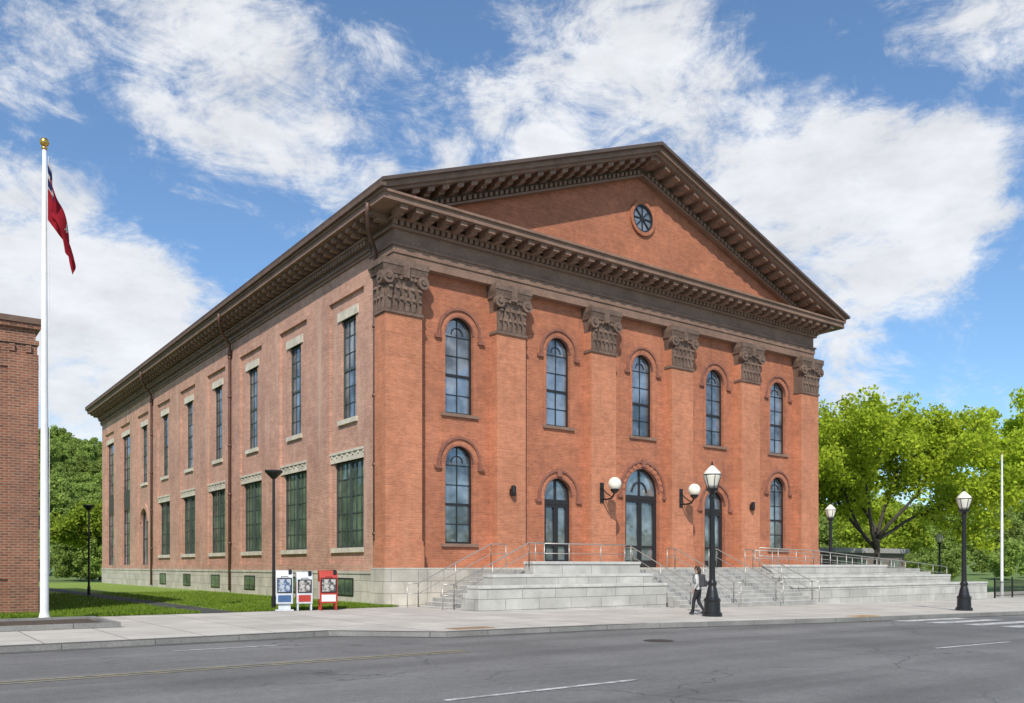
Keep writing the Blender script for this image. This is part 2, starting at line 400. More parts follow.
ent.box(ex0,ex1,-1.6,.42,14.45,14.85); ent.box(ex0-.04,ex1+.04,-1.64,.47,14.85,15.15); ent.box(ex0-.1,ex1+.1,-1.7,.53,15.15,15.24)
ent.box(ex0+.03,ex1-.03,-1.6,.40,15.24,15.86); ent.box(ex0-.12,ex1+.12,-1.7,.56,15.86,15.96)
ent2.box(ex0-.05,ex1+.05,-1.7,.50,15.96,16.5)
u=ex0-.1
while u<ex1+.1:
    ent.box(u,u+.17,.5,.68,15.97,16.16); u+=.29
ent.box(ex0-.2,ex1+.2,-1.7,.72,16.165,16.24)
u=ex0-.25
while u<ex1+.2:
    ent.box(u,u+.34,.7,1.5,16.27,16.46); ent.box(u+.02,u+.32,.7,1.2,16.17,16.27); u+=.73
UL=-.22
ent.box(UL+.08,31.85,-2.3,1.62,16.47,16.72); ent.box(UL+.02,31.92,-2.3,1.72,16.72,16.82)
tym=MB().frame(*FR)
RT=17.2; GX=15.5; SLL=(23.15-RT)/(GX-UL); SLR=(23.15-RT)/(31.95-GX)
def ztop(u): return RT+SLL*(u-UL) if u<=GX else RT+SLR*(31.95-u)
tym.poly([(.4,.18,16.8),(31.2,.18,16.8),(31.2,.18,ztop(31.2)-.2),(GX,.18,23.0),(.4,.18,ztop(.4)-.2)])
def rk(mb,off,th,d0,d1,e=0):
    a=UL+e; b_=31.95-e
    mb.slant(a,GX,ztop(a)-off,ztop(GX)-off,th,d0,d1)
    mb.slant(GX+.0005,b_,ztop(GX)-off,ztop(b_)-off,th,d0,d1)
rk(ent2,0,.16,-.2,1.86); rk(ent,.162,.22,-.2,1.72); rk(ent,.384,.14,-.2,1.56,.2)
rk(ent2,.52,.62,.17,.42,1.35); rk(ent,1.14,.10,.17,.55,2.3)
for s in (0,1):
    u=1.3
    while u<GX-.3:
        a,b_=(u,u+.34) if s==0 else (31.0-u-.34,31.0-u)
        ent.slant(a,b_,ztop(a)-.53,ztop(b_)-.53,.2,.3,1.42); ent.slant(a+.02,b_-.02,ztop(a+.02)-.73,ztop(b_-.02)-.73,.1,.3,1.05)
        u+=.73
    u=2.0
    while u<GX-.2:
        a,b_=(u,u+.16) if s==0 else (31.0-u-.16,31.0-u)
        ent.slant(a,b_,ztop(a)-.93,ztop(b_)-.93,.18,.3,.6); u+=.29
ocz=19.85; OX=15.75
trim_o=MB().frame(*FR); trim_o.ring(OX,ocz,.72,.90,.17,.30,0,2*pi,32)
glass.disc(OX,ocz,.73,.19)
for i in range(4):
    a=i*pi/4; dx,dz=math.cos(a),math.sin(a); px,pz=-dz*.03,dx*.03
    frames.hexa([(OX-dx*.72-px,.2,ocz-dz*.72-pz),(OX+dx*.72-px,.2,ocz+dz*.72-pz),(OX+dx*.72+px,.2,ocz+dz*.72+pz),(OX-dx*.72+px,.2,ocz-dz*.72+pz),
                 (OX-dx*.72-px,.24+i*.003,ocz-dz*.72-pz),(OX+dx*.72-px,.24+i*.003,ocz+dz*.72-pz),(OX+dx*.72+px,.24+i*.003,ocz+dz*.72+pz),(OX-dx*.72+px,.24+i*.003,ocz-dz*.72+pz)])
frames.ring(OX,ocz,.64,.73,.19,.27,0,2*pi,32)
hoodm=simple('hood_terracotta',(.24,.10,.07),.8,var=.2,scale=3,fine=(9,.2))
brick.obj('front_wall',M['brickF'],B); vous.obj('arch_voussoirs',M['brickF'],B); hood.obj('arch_hoods',hoodm,B)
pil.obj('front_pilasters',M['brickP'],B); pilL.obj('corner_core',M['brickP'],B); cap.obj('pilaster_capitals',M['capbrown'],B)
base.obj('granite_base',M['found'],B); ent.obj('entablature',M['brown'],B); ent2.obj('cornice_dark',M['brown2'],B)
tym.obj('tympanum',M['brickF'],B); trim_o.obj('oculus_surround',M['brickF'],B)

# ---- left side
sb=MB().frame(*LF); sl=MB().frame(*LF); sg=MB().frame(*LF); sf=MB().frame(*LF); st_=MB().frame(*LF); sp_=MB().frame(*LF); sfn=MB().frame(*LF)
lo=[]; Y0=4.85; PY=6.4
for k in range(7): lo.append(dict(c=Y0+PY*k,w=1.55,b=8.5,top=13.2,t='u'))
for k in range(6): lo.append(dict(c=Y0+PY*k,w=3.1,b=2.5,top=6.55,t='l'))
lo.append(dict(c=Y0+PY*6,w=2.2,b=1.4,top=6.4,arch=1,t='a'))
for k in (7,8): lo.append(dict(c=Y0+PY*k,w=3.0,b=1.6,top=13.2,t='T'))
wall(sb,0,.9,D,1.4,15.35,lo,.3)
for o in lo:
    c,r=o['c'],o['w']/2; t=o['t']
    if t=='u':
        st_.box(c-r-.3,c+r+.3,-.25,.07,13.2,13.62); st_.box(c-r-.2,c+r+.2,-.25,.12,o['b']-.22,o['b'])
        window(sf,glass.frame(*LF),o,-.18,3,[8.5+i*4.7/6 for i in range(1,6)],heavy=8.5+3*4.7/6)
    elif t=='l':
        st_.box(c-r-.3,c+r+.3,-.25,.07,6.55,6.93); st_.box(c-r-.36,c+r+.36,-.1,.13,6.93,7.04)
        for q in range(7): st_.box(c-r-.25+q*(2*r+.5)/6.4,c-r-.1+q*(2*r+.5)/6.4,.07,.11,6.8,6.93)
        st_.box(c-r-.2,c+r+.2,-.25,.12,o['b']-.22,o['b'])
        window(sf,sg,o,-.18,6,[2.5+i*4.05/5 for i in range(1,5)],heavy=None,mw=.05)
        sf.box(c-.09,c+.09,-.26,-.1,2.5,6.55)
    elif t=='a':
        window(sp_,glass,o,-.2,2,[3.9],fw=.15,mw=.1); sb.ring(c,o['top']-r,r+.01,r+.4,0,.1,n=16)
    else:
        st_.box(c-r-.2,c+r+.2,-.25,.07,13.2,13.62)
        window(sp_,glass,o,-.18,3,[1.6+i*11.6/12 for i in range(1,12)],mw=.07)
        sp_.box(c-r+.05,c+r-.05,-.25,-.08,6.6,8.3)
    if t=='l':
        sfn.box(c-.9,c+.9,.1,.2,.25,1.1); sg.box(c-.8,c-.03,.15,.204,.33,1.02); sg.box(c+.03,c+.8,.15,.204,.33,1.02)
edges=[.9]
for k in range(9):
    c=Y0+PY*k; edges+= [c-1.85,c+1.85]
edges.append(D)
for i in range(0,len(edges),2):
    a,b_=edges[i],edges[i+1]
    if b_-a>.1: sl.box(a,b_,0,.14,1.4,14.2)
sl.box(.9,D,0,.142,14.2,15.35)
sl.box(.9,D,.0,.18,1.4,1.75)
fnd=MB().frame(*LF); fnd.box(1.0,D,-.3,.18,-.6,1.4); fnd.box(1.0,D,.0,.22,1.3,1.43)
sc=MB().frame(*LF); sc2=MB().frame(*LF)
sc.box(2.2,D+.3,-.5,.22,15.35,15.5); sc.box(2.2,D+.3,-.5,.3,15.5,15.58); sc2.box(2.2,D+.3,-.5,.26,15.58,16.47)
pj=XL-UL
sc.box(-.0,D+.9,-.5,pj-.07,16.475,16.72) ; sc.box(-.0,D+1.0,-.5,pj-.01,16.722,16.822)
y=-.4
while y<D+.5:
    if y>.2: sc.box(y,y+.34,.25,pj-.25,16.27,16.47); sc.box(y+.02,y+.32,.25,pj-.5,16.12,16.27)
    y+=.73
y=2.3
while y<D+.2: sc.box(y,y+.17,.2,.44,15.75,15.95); y+=.29
sc.box(2.2,D+.3,-.5,.5,15.955,16.06)
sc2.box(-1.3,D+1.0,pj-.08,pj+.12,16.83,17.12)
dp=MB()
for yy in (1.7,21.0,40.0):
    x=XL-.14-.12
    dp.tube([(UL-.05,yy-1.6,16.6),(UL-.02,yy-1.5,16.25),(UL+.35,yy-.9,15.7),(x-.05,yy-.2,15.2),(x,yy,14.7),(x,yy,12),(x,yy,.15)],.085,8)
    for z in (3,6,9,12,14.4): dp.lathe([(.12,z),(.12,z+.12)],x,yy,10)
    dp.lathe([(.11,14.5),(.17,14.7),(.17,14.9)],x,yy,10)
dp.obj('downspouts',M['pipe'],B,smooth=True)
sb.obj('side_wall',M['brickL'],B); sl.obj('side_piers',M['brickL'],B); sg.obj('side_glass',M['gglass'],B,recalc=False)
sf.obj('side_window_frames',M['gframe'],B); st_.obj('lintels_and_sills',M['lime'],B); sp_.obj('side_panels',M['panel'],B)
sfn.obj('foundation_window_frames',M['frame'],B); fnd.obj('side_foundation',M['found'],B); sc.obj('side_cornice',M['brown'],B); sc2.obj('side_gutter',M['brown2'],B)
frames.obj('front_window_frames',M['frame'],B); glass.obj('window_panes',M['glass'],B,recalc=False); trim.obj('front_sills',M['brown'],B)
sh=MB(); sh.box(30.2,30.55,.65,D,-.5,15.35); sh.box(1.25,30.2,D-.3,D,-.5,16.4); sh.box(1.3,30.2,1.2,1.3,1.4,14.4)
sh.obj('rear_walls',M['brickL'],B)
rf=MB()
rf.hexa([(UL-.12,-1.35,17.0),(GX,-1.35,23.0),(GX,D+1,23.0),(UL-.12,D+1,17.0),(UL-.12,-1.35,17.14),(GX,-1.35,23.17),(GX,D+1,23.17),(UL-.12,D+1,17.14)])
rf.hexa([(32.1,-1.35,17.0),(GX,-1.35,23.0),(GX,D+1,23.0),(32.1,D+1,17.0),(32.1,-1.35,17.14),(GX,-1.35,23.17),(GX,D+1,23.17),(32.1,D+1,17.14)])
rf.poly([(-.1,D+.2,16.8),(31.8,D+.2,16.8),(CX,D+.2,22.9)])
rf.box(30.2,32,-1,D+1,16.45,16.9)
rf.obj('roof',M['roof'],B)
for xx in (CX-.5*SP-.15,CX+.5*SP-.15):
    g=MB(); g.lathe([(.02,5.35)]+[(.33*math.sin(a),5.68-.33*math.cos(a)) for a in [i*pi/12 for i in range(1,12)]]+[(.02,6.01)],xx,-.95,18)
    g.obj('globe',M['globe'],B,smooth=True)
    k=MB(); k.tube([(xx,0,5.0),(xx,-.35,4.95),(xx,-.75,5.0),(xx,-.95,5.25)],.045,8); k.tube([(xx,0,5.6),(xx,-.3,5.3),(xx,-.75,5.04)],.03,8)
    k.lathe([(.06,5.2),(.2,5.32),(.22,5.42)],xx,-.95,14); k.box(xx-.12,xx+.12,-.04,0,4.8,5.8)
    k.obj('lamp_bracket',M['black'],B)
k=MB()
for xx in (CX-1.5*SP,CX+1.5*SP): k.box(xx-.12,xx+.12,-.2,0,4.9,5.2); k.lathe([(.09,4.86),(.12,5.0),(.12,5.3),(.05,5.36)],xx,-.16,10)
k.obj('wall_sconces',M['black'],B)

# ================================================================== STAIRS / TERRACE
S=empty('entrance_stairs')
w_=MB()
w_.box(1.2,11.0,-5.9,-5.1,-.3,.80); w_.box(2.4,11.0,-5.1,-4.4,-.3,1.2); w_.box(4.9,10.9,-4.4,-3.75,-.3,1.72)
w_.box(1.2,2.4,-5.1,-4.7,-.3,.62)
w_.box(20.2,40,-5.9,-5.1,-.9,.55); w_.box(20.2,37,-5.1,-4.4,-.9,1.02); w_.box(20.3,31,-4.4,-3.75,-.9,1.6)
w_.box(31,36,-4.4,-3.75,-.9,1.3)
w_.obj('stone_seat_walls',M['granite'],S,bevel=.025)
cop=MB()
for (a,b_,c,d,z) in ((1.17,11.03,-5.94,-5.1,.8),(2.37,11.03,-5.12,-4.4,1.2),(4.87,10.93,-4.43,-3.72,1.72),(20.17,40.03,-5.94,-5.1,.55),(20.17,37.03,-5.12,-4.4,1.02),(20.27,31.03,-4.43,-3.72,1.6)):
    x=a
    while x<b_-.01:
        x2=min(b_,x+2.1); cop.box(x+.006,x2-.006,c,d-.01,z+.002,z+.12); x=x2
cop.obj('coping',M['step'],S,bevel=.015)
stp=MB()
n=10
for i in range(n):
    z1=1.5-i*.165; yf=-3.4-.36*i
    stp.box(11.05,20.15,yf-.38,yf+.02 if i else -.1,z1-.165-.3 if i<n-1 else -.6,z1)
stp.box(4.6,36,-3.7,-.25,-.4,1.495)
for i in range(9):
    z1=1.5-(i+1)*.165; x1=4.6-.36*i
    stp.box(x1-.38,x1,-4.38,-1.2,-.3,z1)
stp.box(36,40,-4.4,-.3,-.9,.5)
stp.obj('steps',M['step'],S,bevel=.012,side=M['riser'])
r_=MB()
def rail(path,r=.024):
    r_.tube(path,r,8); r_.tube([(p[0],p[1],p[2]-.42) for p in path],r*.7,8)
    for i in range(len(path)-1):
        a,b_=Vector(path[i]),Vector(path[i+1]); L=(b_-a).length; m=max(1,round(L/1.6))
        for j in range(m+1):
            q=a.lerp(b_,j/m); r_.tube([(q.x,q.y,q.z-.98),(q.x,q.y,q.z)],r*.9,6)
for yy in (-4.2,-1.5):
    rail([(.7,yy,.95),(1.2,yy,.95),(4.8,yy,2.6),(5.6,yy,2.6)])
rail([(5.6,-3.6,2.6),(11.1,-3.6,2.6)])
for xx in (11.3,14.1,17.1,19.9):
    rail([(xx,-3.0,2.5),(xx,-3.5,2.5),(xx,-7.0,.92),(xx,-7.4,.9)])
rail([(20.3,-3.6,2.6),(25,-3.6,2.5),(36,-3.6,1.85),(39.5,-3.6,1.6)]); rail([(22,-2.0,2.5),(25,-2.0,2.45),(36,-2.0,1.95)])
r_.obj('handrails',M['steel'],S,smooth=True)

# ================================================================== GROUND, ROAD, PAVEMENT
def hz(x,y):
    r=math.hypot(x,y); a=math.degrees(math.atan2(y,x))
    s=min(1,max(0,(r-110)/300)); s=s*s*(3-2*s)
    if a<-60 or a>170: H=8
    else:
        k=min(1,max(0,(a-48)/22)); k=k*k*(3-2*k); H=18+k*36
        if a>100: H=54-(a-100)*.35
    H*=1+.10*math.sin(a*.21)+.05*math.sin(a*.53+1)
    s2=min(1,max(0,(r-700)/1500))
    return s*H*(1-.4*s2)
me=MB()
rad=[0,10,20,30,40,60,80,100,120,150,180,220,260,300,340,380,420,480,560,700,1000,1600,3000,6000]; NA=144
me.v.append((0,0,-.30))
for r in rad[1:]:
    for i in range(NA):
        a=2*pi*i/NA; x,y=r*math.cos(a),r*math.sin(a); me.v.append((x,y,(min(zg(x),0)-.30 if r<100 else -.55)+hz(x,y)))
for i in range(NA): me.f.append((0,1+i,1+(i+1)%NA))
for k in range(len(rad)-2):
    for i in range(NA):
        j=(i+1)%NA; me.f.append((1+k*NA+i,1+(k+1)*NA+i,1+(k+1)*NA+j,1+k*NA+j))
me.obj('ground',M['ground'],None)
XS=[-200,-60,-30,-12,-5.6,0,5,10,15,20,25,30,35,40,60,100,200]
def kerbY(x):
    if x<-7.2: return -11.5
    if x<-5.0: return -11.5-(x+7.2)/2.2*2.1
    if x<10: return -13.6-(x+5)/15*1.5
    return -15.1-min(x-10,30)*.03
XK=sorted(set(XS+[-7.2,-6.8,-6.4,-6,-5.3,-5.0,-40,-20,-15,-10,50,75]))
rd=MB()
for i in range(len(XK)-1):
    a,b_=XK[i],XK[i+1]; rd.poly([(a,-42,zg(a)-.13),(b_,-42,zg(b_)-.13),(b_,kerbY(b_)+.1,zg(b_)-.13),(a,kerbY(a)+.1,zg(a)-.13)])
rd.obj('road',M['asphalt'],None,recalc=False)
pv=MB()
for i in range(len(XK)-1):
    a,b_=XK[i],XK[i+1]; pv.poly([(a,kerbY(a)+.16,zg(a)),(b_,kerbY(b_)+.16,zg(b_)),(b_,1.3,zg(b_)),(a,1.3,zg(a))])
pv.obj('pavement',M['concrete'],None,recalc=False)
kb=MB()
for i in range(len(XK)-1):
    a,b_=XK[i],XK[i+1]; ya,yb=kerbY(a),kerbY(b_)
    kb.hexa([(a,ya,zg(a)-.4),(b_,yb,zg(b_)-.4),(b_,yb+.165,zg(b_)-.4),(a,ya+.165,zg(a)-.4),(a,ya+.02,zg(a)+.006),(b_,yb+.02,zg(b_)+.006),(b_,yb+.165,zg(b_)+.006),(a,ya+.165,zg(a)+.006)])
kb.obj('kerb',M['kerb'])
gt=MB()
for i in range(len(XK)-1):
    a,b_=XK[i],XK[i+1]; gt.poly([(a,kerbY(a)-.35,zg(a)-.126),(b_,kerbY(b_)-.35,zg(b_)-.126),(b_,kerbY(b_)+.01,zg(b_)-.126),(a,kerbY(a)+.01,zg(a)-.126)])
gt.obj('road_gutter',simple('gutter_grit',(.10,.095,.087),.9,var=.35,scale=1.5,fine=(30,.4)),None,recalc=False)
pv2=MB(); pv2.box(-200,200,-58,-42,-.5,.0); pv2.obj('far_pavement',M['concrete'])
ln=MB(); ln.poly([(-60,-1.4,.012),(-2.6,-1.4,.012),(.15,-1.0,.012),(1.0,1.3,.012),(1.0,62,.012),(-60,62,.012)])
ln.obj('lawn',M['grass'],recalc=False)
pa=MB(); pa.poly([(-7.4,-1.45,.018),(-6.2,-1.45,.018),(-6.2,62,.018),(-7.4,62,.018)]); pa.obj('lawn_shadow_strip',simple('lawn_shadow_tone',(.06,.062,.055),.9,fine=(20,.3)),recalc=False)  # dark strip painted on the lawn as the left brick building's shadow
N=42000
px=rng.uniform(-14,.4,N); py=-1.35+rng.uniform(0,1,N)**2*26; h=rng.uniform(.05,.13,N); an=rng.uniform(0,pi,N); w=.018
keep=~((px>-7.4)&(px<-6.2)); px,py,h,an=px[keep],py[keep],h[keep],an[keep]; N=len(px)
V=np.zeros((N,3,3)); V[:,0]=np.c_[px-np.cos(an)*w,py-np.sin(an)*w,np.full(N,.012)]; V[:,1]=np.c_[px+np.cos(an)*w,py+np.sin(an)*w,np.full(N,.012)]
V[:,2]=np.c_[px+rng.normal(0,.03,N),py+rng.normal(0,.03,N),h]
mesh=bpy.data.meshes.new('grass_blades'); mesh.from_pydata(V.reshape(-1,3).tolist(),[],np.arange(N*3).reshape(-1,3).tolist()); mesh.materials.append(M['blade'])
o=bpy.data.objects.new('grass_blades',mesh); scene.collection.objects.link(o)
bd=empty('planting_bed'); m=MB(); m.box(-26,-11.4,-6.9,-3.6,0,.07); m.obj('mulch',M['mulch'],bd)
m=MB(); m.box(-26,-11.2,-7.05,-6.9,0,.14); m.box(-11.4,-11.2,-6.9,-3.6,0,.14); m.box(-26,-11.2,-3.6,-3.45,0,.14); m.obj('edging',M['kerb'],bd)
mk=MB()
def mark(mb,x0,x1,y0,y1,off=-.122):
    xs=[x0]+[q for q in XS if x0<q<x1]+[x1]
    for i in range(len(xs)-1):
        a,b_=xs[i],xs[i+1]; mb.poly([(a,y0,zg(a)+off),(b_,y0,zg(b_)+off),(b_,y1,zg(b_)+off),(a,y1,zg(a)+off)])
for x in (-36,-23,-10.4,2.2,15,28,41,54): mark(mk,x,x+3.5,-22.3,-22.18)
for j in range(8): mark(mk,12.2,16.6,-16.1-j*1.2,-15.5-j*1.2)
mark(mk,-11.5,-9.2,-13.35,-13.25)
mk.obj('road_marking_white',M['pwhite'],recalc=False)
mk=MB(); mark(mk,-120,-6.5,-16.75,-16.67); mark(mk,-120,-6.5,-17.0,-16.94); mk.obj('road_marking_yellow',M['pyellow'],recalc=False)
mh=MB(); mh.lathe([(.36,-.128),(.36,-.122)],-1.5,-17.5,20); mh.obj('manhole_cover',simple('cast_iron',(.06,.055,.05),.6,metal=.3))
tp=MB(); tp.box(11.2,12.4,-14.9,-14.3,zg(12)-.1,zg(11.2)+.01); tp.obj('tactile_paving',simple('tactile_yellow',(.4,.25,.1),.8))
dg=MB(); dg.box(-4.4,-3.2,-13.2,-12.6,-.1,.012); dg.obj('tactile_paving',simple('tactile_rust',(.3,.2,.12),.8))

# ================================================================== LEFT BRICK BUILDING
L=empty('brick_building'); m=MB()
m.box(-40,-12.0,2.1,30,-.3,9.35); m.box(-40,-11.95,2.04,30.05,9.35,9.5); m.box(-40,-12.05,2.12,30,9.5,9.9)
m.box(-40,-11.9,1.98,30.1,9.9,10.05)
for i in range(40):
    x=-12.2-i*.5; m.box(x-.16,x,2.0,2.1,9.05,9.3)
for z in (1.2,8.5): m.box(-40,-11.96,2.05,30,z,z+.16)
m.box(-12.9,-11.97,2.02,3,-.3,9.0)
m.obj('walls',M['brickD'],L)
m=MB(); m.box(-40,-11.85,1.92,30.15,10.05,10.25); m.obj('coping',M['brown2'],L)
m=MB()
for x in (-15.5,-19.5,-23.5):
    for z in (1.8,5.6): m.box(x-1,x,2.02,2.08,z,z+2.2)
m.obj('windows',M['glass'],L)
Lb=empty('low_grey_building'); m=MB(); m.box(60,73,18,28,-.6,3.0); m.obj('walls',simple('grey_siding',(.22,.18,.16),.8),Lb)
m=MB(); m.box(59.6,73.4,17.6,28.4,3.0,3.5); m.obj('roof',simple('grey_roof',(.35,.34,.33),.7),Lb)
m=MB()
for i in range(4): m.box(61+i*3,62.8+i*3,17.95,18.0,.8,2.3)
m.obj('windows',M['glass'],Lb)

# ================================================================== STREET LAMPS
def street_lamp(x,y,z,H=5.2):
    E=empty('street_lamp',(x,y,z))
    m=MB(); m.lathe([(.34,0),(.34,.1),(.28,.16),(.27,.5),(.3,.56),(.22,.66),(.17,.9),(.13,1.05),(.16,1.1),(.16,1.16),(.105,1.25),(.095,2.0),(.075,H-1.15),(.12,H-1.12),(.12,H-1.07),(.07,H-1.0),(.13,H-.93),(.2,H-.88),(.22,H-.82),(.12,H-.8)],0,0,20)
    for i in range(8):
        a=i*pi/4; m.tube([(.09*math.cos(a),.09*math.sin(a),1.3),(.07*math.cos(a),.07*math.sin(a),H-1.2)],.014,5)
    for i in range(6):
        a=i*pi/3; m.tube([(.17*math.cos(a),.17*math.sin(a),H-.82),(.30*math.cos(a),.30*math.sin(a),H-.34)],.014,5)
    m.lathe([(.315,H-.355),(.315,H-.325)],0,0,20,cap=False)
    m.lathe([(.04,H-.02),(.05,H+.0),(.02,H+.04),(.035,H+.08),(.0,H+.14)],0,0,12); m.obj('post',M['black'],E)
    m=MB(); m.lathe([(.13,H-.8),(.20,H-.68),(.28,H-.42),(.31,H-.34),(.26,H-.24),(.13,H-.1),(.04,H-.02)],0,0,20); m.obj('lantern_globe',M['globe'],E,smooth=True)
street_lamp(6.6,-12.2,zg(6.6)); street_lamp(20.8,-13.8,zg(20.8),5.1); street_lamp(27.5,-3.0,.1,5.1); street_lamp(58,6.4,-.5,5.0)
def modern_lamp(x,y,H=5.2):
    E=empty('pole_light',(x,y,0),math.radians(20))
    m=MB(); m.lathe([(.14,0),(.14,.04),(.085,.06),(.085,.5),(.06,.52),(.05,H)],0,0,12)
    m.lathe([(.07,H-.25),(.12,H-.2),(.30,H-.02),(.33,H+.02),(.33,H+.07),(.05,H+.1)],0,0,20); m.obj('post',M['black'],E)
    m=MB(); m.lathe([(.06,H-.2),(.11,H-.19),(.28,H-.03)],0,0,20,cap=False); m.obj('lens',M['globe'],E)
modern_lamp(-4.4,-.3); modern_lamp(-7.0,21,5.0)

F=empty('flagpole',(-12.5,-3.2,0))
m=MB(); m.lathe([(.22,0),(.22,.06),(.15,.14),(.12,.3),(.115,3),(.09,8),(.055,14.0)],0,0,16); m.obj('pole',M['white'],F,smooth=True)
m=MB(); m.lathe([(.07,13.98),(.09,14.03),(.03,14.06)]+[(.13*math.sin(a),14.2-.13*math.cos(a)) for a in [i*pi/10 for i in range(1,10)]],0,0,14); m.obj('finial_ball',M['gold'],F,smooth=True)
m=MB(); m.tube([(.1,-.02,13.8),(.13,-.02,8),(.13,-.02,1.4)],.008,5); m.obj('halyard',M['white'],F)
def flag(parent,H=13.7):
    nu,nv=34,36; vs=[];fs=[]
    for j in range(nv+1):
        v=j/nv
        for i in range(nu+1):
            u=i/nu
            drop=u*2.1*(1-.2*v); out=.95*math.sin(u*pi*.55)*(.35+.65*v**.6)
            fold=.2*math.sin(u*13+v*2.5)*min(1,u*3); fo2=.13*math.sin(u*21+v*4)
            vs.append((.1+out*.85+fo2*.6*u,fold-out*.15,H-v*1.8-drop))
    for j in range(nv):
        for i in range(nu): k=j*(nu+1)+i; fs.append((k,k+1,k+nu+2,k+nu+1))
    me=bpy.data.meshes.new('flag_cloth'); me.from_pydata(vs,[],fs)
    for c,nm in (((.26,.018,.028),'flag_maroon'),((.50,.45,.42),'flag_white'),((.02,.03,.09),'flag_blue')):
        me.materials.append(leafmat(nm,c,tuple(x*.7 for x in c),.2,3))
    for p in me.polygons:
        j=p.index//nu; i=p.index%nu; p.use_smooth=True; p.material_index=0
        u,v=i/nu,j/nv
        if u<.28 and v<.45: p.material_index=2 if (int(v*14)+int(u*10))%3 else 1
        if (u-.5)**2+((v-.5)*.8)**2<.014: p.material_index=1
    o=bpy.data.objects.new('flag_cloth',me); scene.collection.objects.link(o); o.parent=parent
    o.rotation_euler=(0,0,math.radians(-36))
flag(F)
E=empty('flagpole',(46.7,-3.8,-.48)); m=MB(); m.lathe([(.14,0),(.1,.3),(.09,5),(.05,9.9)],0,0,12); m.obj('pole',M['white'],E)
m=MB(); m.lathe([(.02,9.9),(.09,9.98),(.09,10.05),(.0,10.12)],0,0,10); m.obj('finial',M['gold'],E)
E=empty('iron_fence',(43,-5,-.48)); m=MB()
for i in range(150): x=i*.14; m.box(x,x+.02,-.01,.01,.08,1.15)
for i in range(9): x=i*2.5; m.box(x-.04,x+.04,-.04,.04,0,1.3); m.lathe([(.06,1.3),(.05,1.36),(0,1.42)],x,0,8)
m.box(0,21,-.015,.015,.15,.19); m.box(0,21,-.015,.015,1.0,1.04); m.obj('rails_and_pickets',M['black'],E)

red=simple('box_red',(.42,.04,.025),.4); wht=simple('box_white',(.55,.57,.60),.4); blu=simple('box_blue',(.05,.11,.24),.4)
def news(name,a,b2,sc_):
    m,t_,b_n,tc_=newmat(name); cc=t_.mix(t_.rng(t_.noise(tc_,sc_,3),.45,.55,0,1),a,b2); t_.link(cc,b_n.inputs['Base Color']); b_n.inputs['Roughness'].default_value=.3; return m
nb=news('news_print_blue',(.40,.43,.48),(.06,.10,.20),9); ng=news('news_print_grey',(.45,.43,.4),(.08,.07,.07),9)
def nbox(x,y,rot,body,panel,lab,w=.56,h=1.25,kind=0):
    E=empty('newspaper_box',(x,y,.005),rot); m=MB(); hw=w/2; d=.25
    m.box(-hw,hw,-d,d,.26,h-.27)
    m.hexa([(-hw,-d,h-.27),(hw,-d,h-.27),(hw,d,h-.27),(-hw,d,h-.27),(-hw,-d+.12,h-.02),(hw,-d+.12,h-.02),(hw,d,h),(-hw,d,h)])
    if kind==0: m.box(-hw+.08,hw-.08,-d+.08,d-.08,.05,.26); m.box(-hw-.03,hw+.03,-d-.03,d+.03,0,.05)
    else:
        for a in (-1,1):
            for b_ in (-1,1): m.box(a*(hw-.05)-.03,a*(hw-.05)+.03,b_*(d-.05)-.03,b_*(d-.05)+.03,0,.26)
    m.obj('cabinet',body,E,bevel=.015)
    m=MB(); m.box(-hw+.04,hw-.04,-d-.018,-d+.01,.66,h-.29); m.obj('door_frame',M['black'],E)
    m=MB(); m.box(-hw+.08,hw-.08,-d-.024,-d+.01,.70,h-.33); m.obj('display_window',panel,E)
    m=MB(); m.box(-hw+.07,hw-.07,-d-.008,-d+.01,.33,.58); m.obj('front_label',lab,E)
    m=MB()
    for s in (-1,1): m.box(s*hw-.006,s*hw+.006,-d+.08,d-.08,.42,h-.42)
    m.obj('side_label',lab,E)
    m=MB(); m.tube([(-.12,-d-.01,h-.25),(-.12,-d-.06,h-.24),(.12,-d-.06,h-.24),(.12,-d-.01,h-.25)],.012,6); m.box(hw-.16,hw-.05,-d+.02,-d+.1,h-.15,h+.02); m.obj('handle_and_coin_box',M['black'],E)
nbox(-4.45,-1.5,-.35,wht,nb,blu,.6,1.5,0); nbox(-3.78,-1.72,-.30,wht,ng,red,.58,1.44,1); nbox(-2.95,-1.95,-.25,red,ng,M['white'],.66,1.48,1)

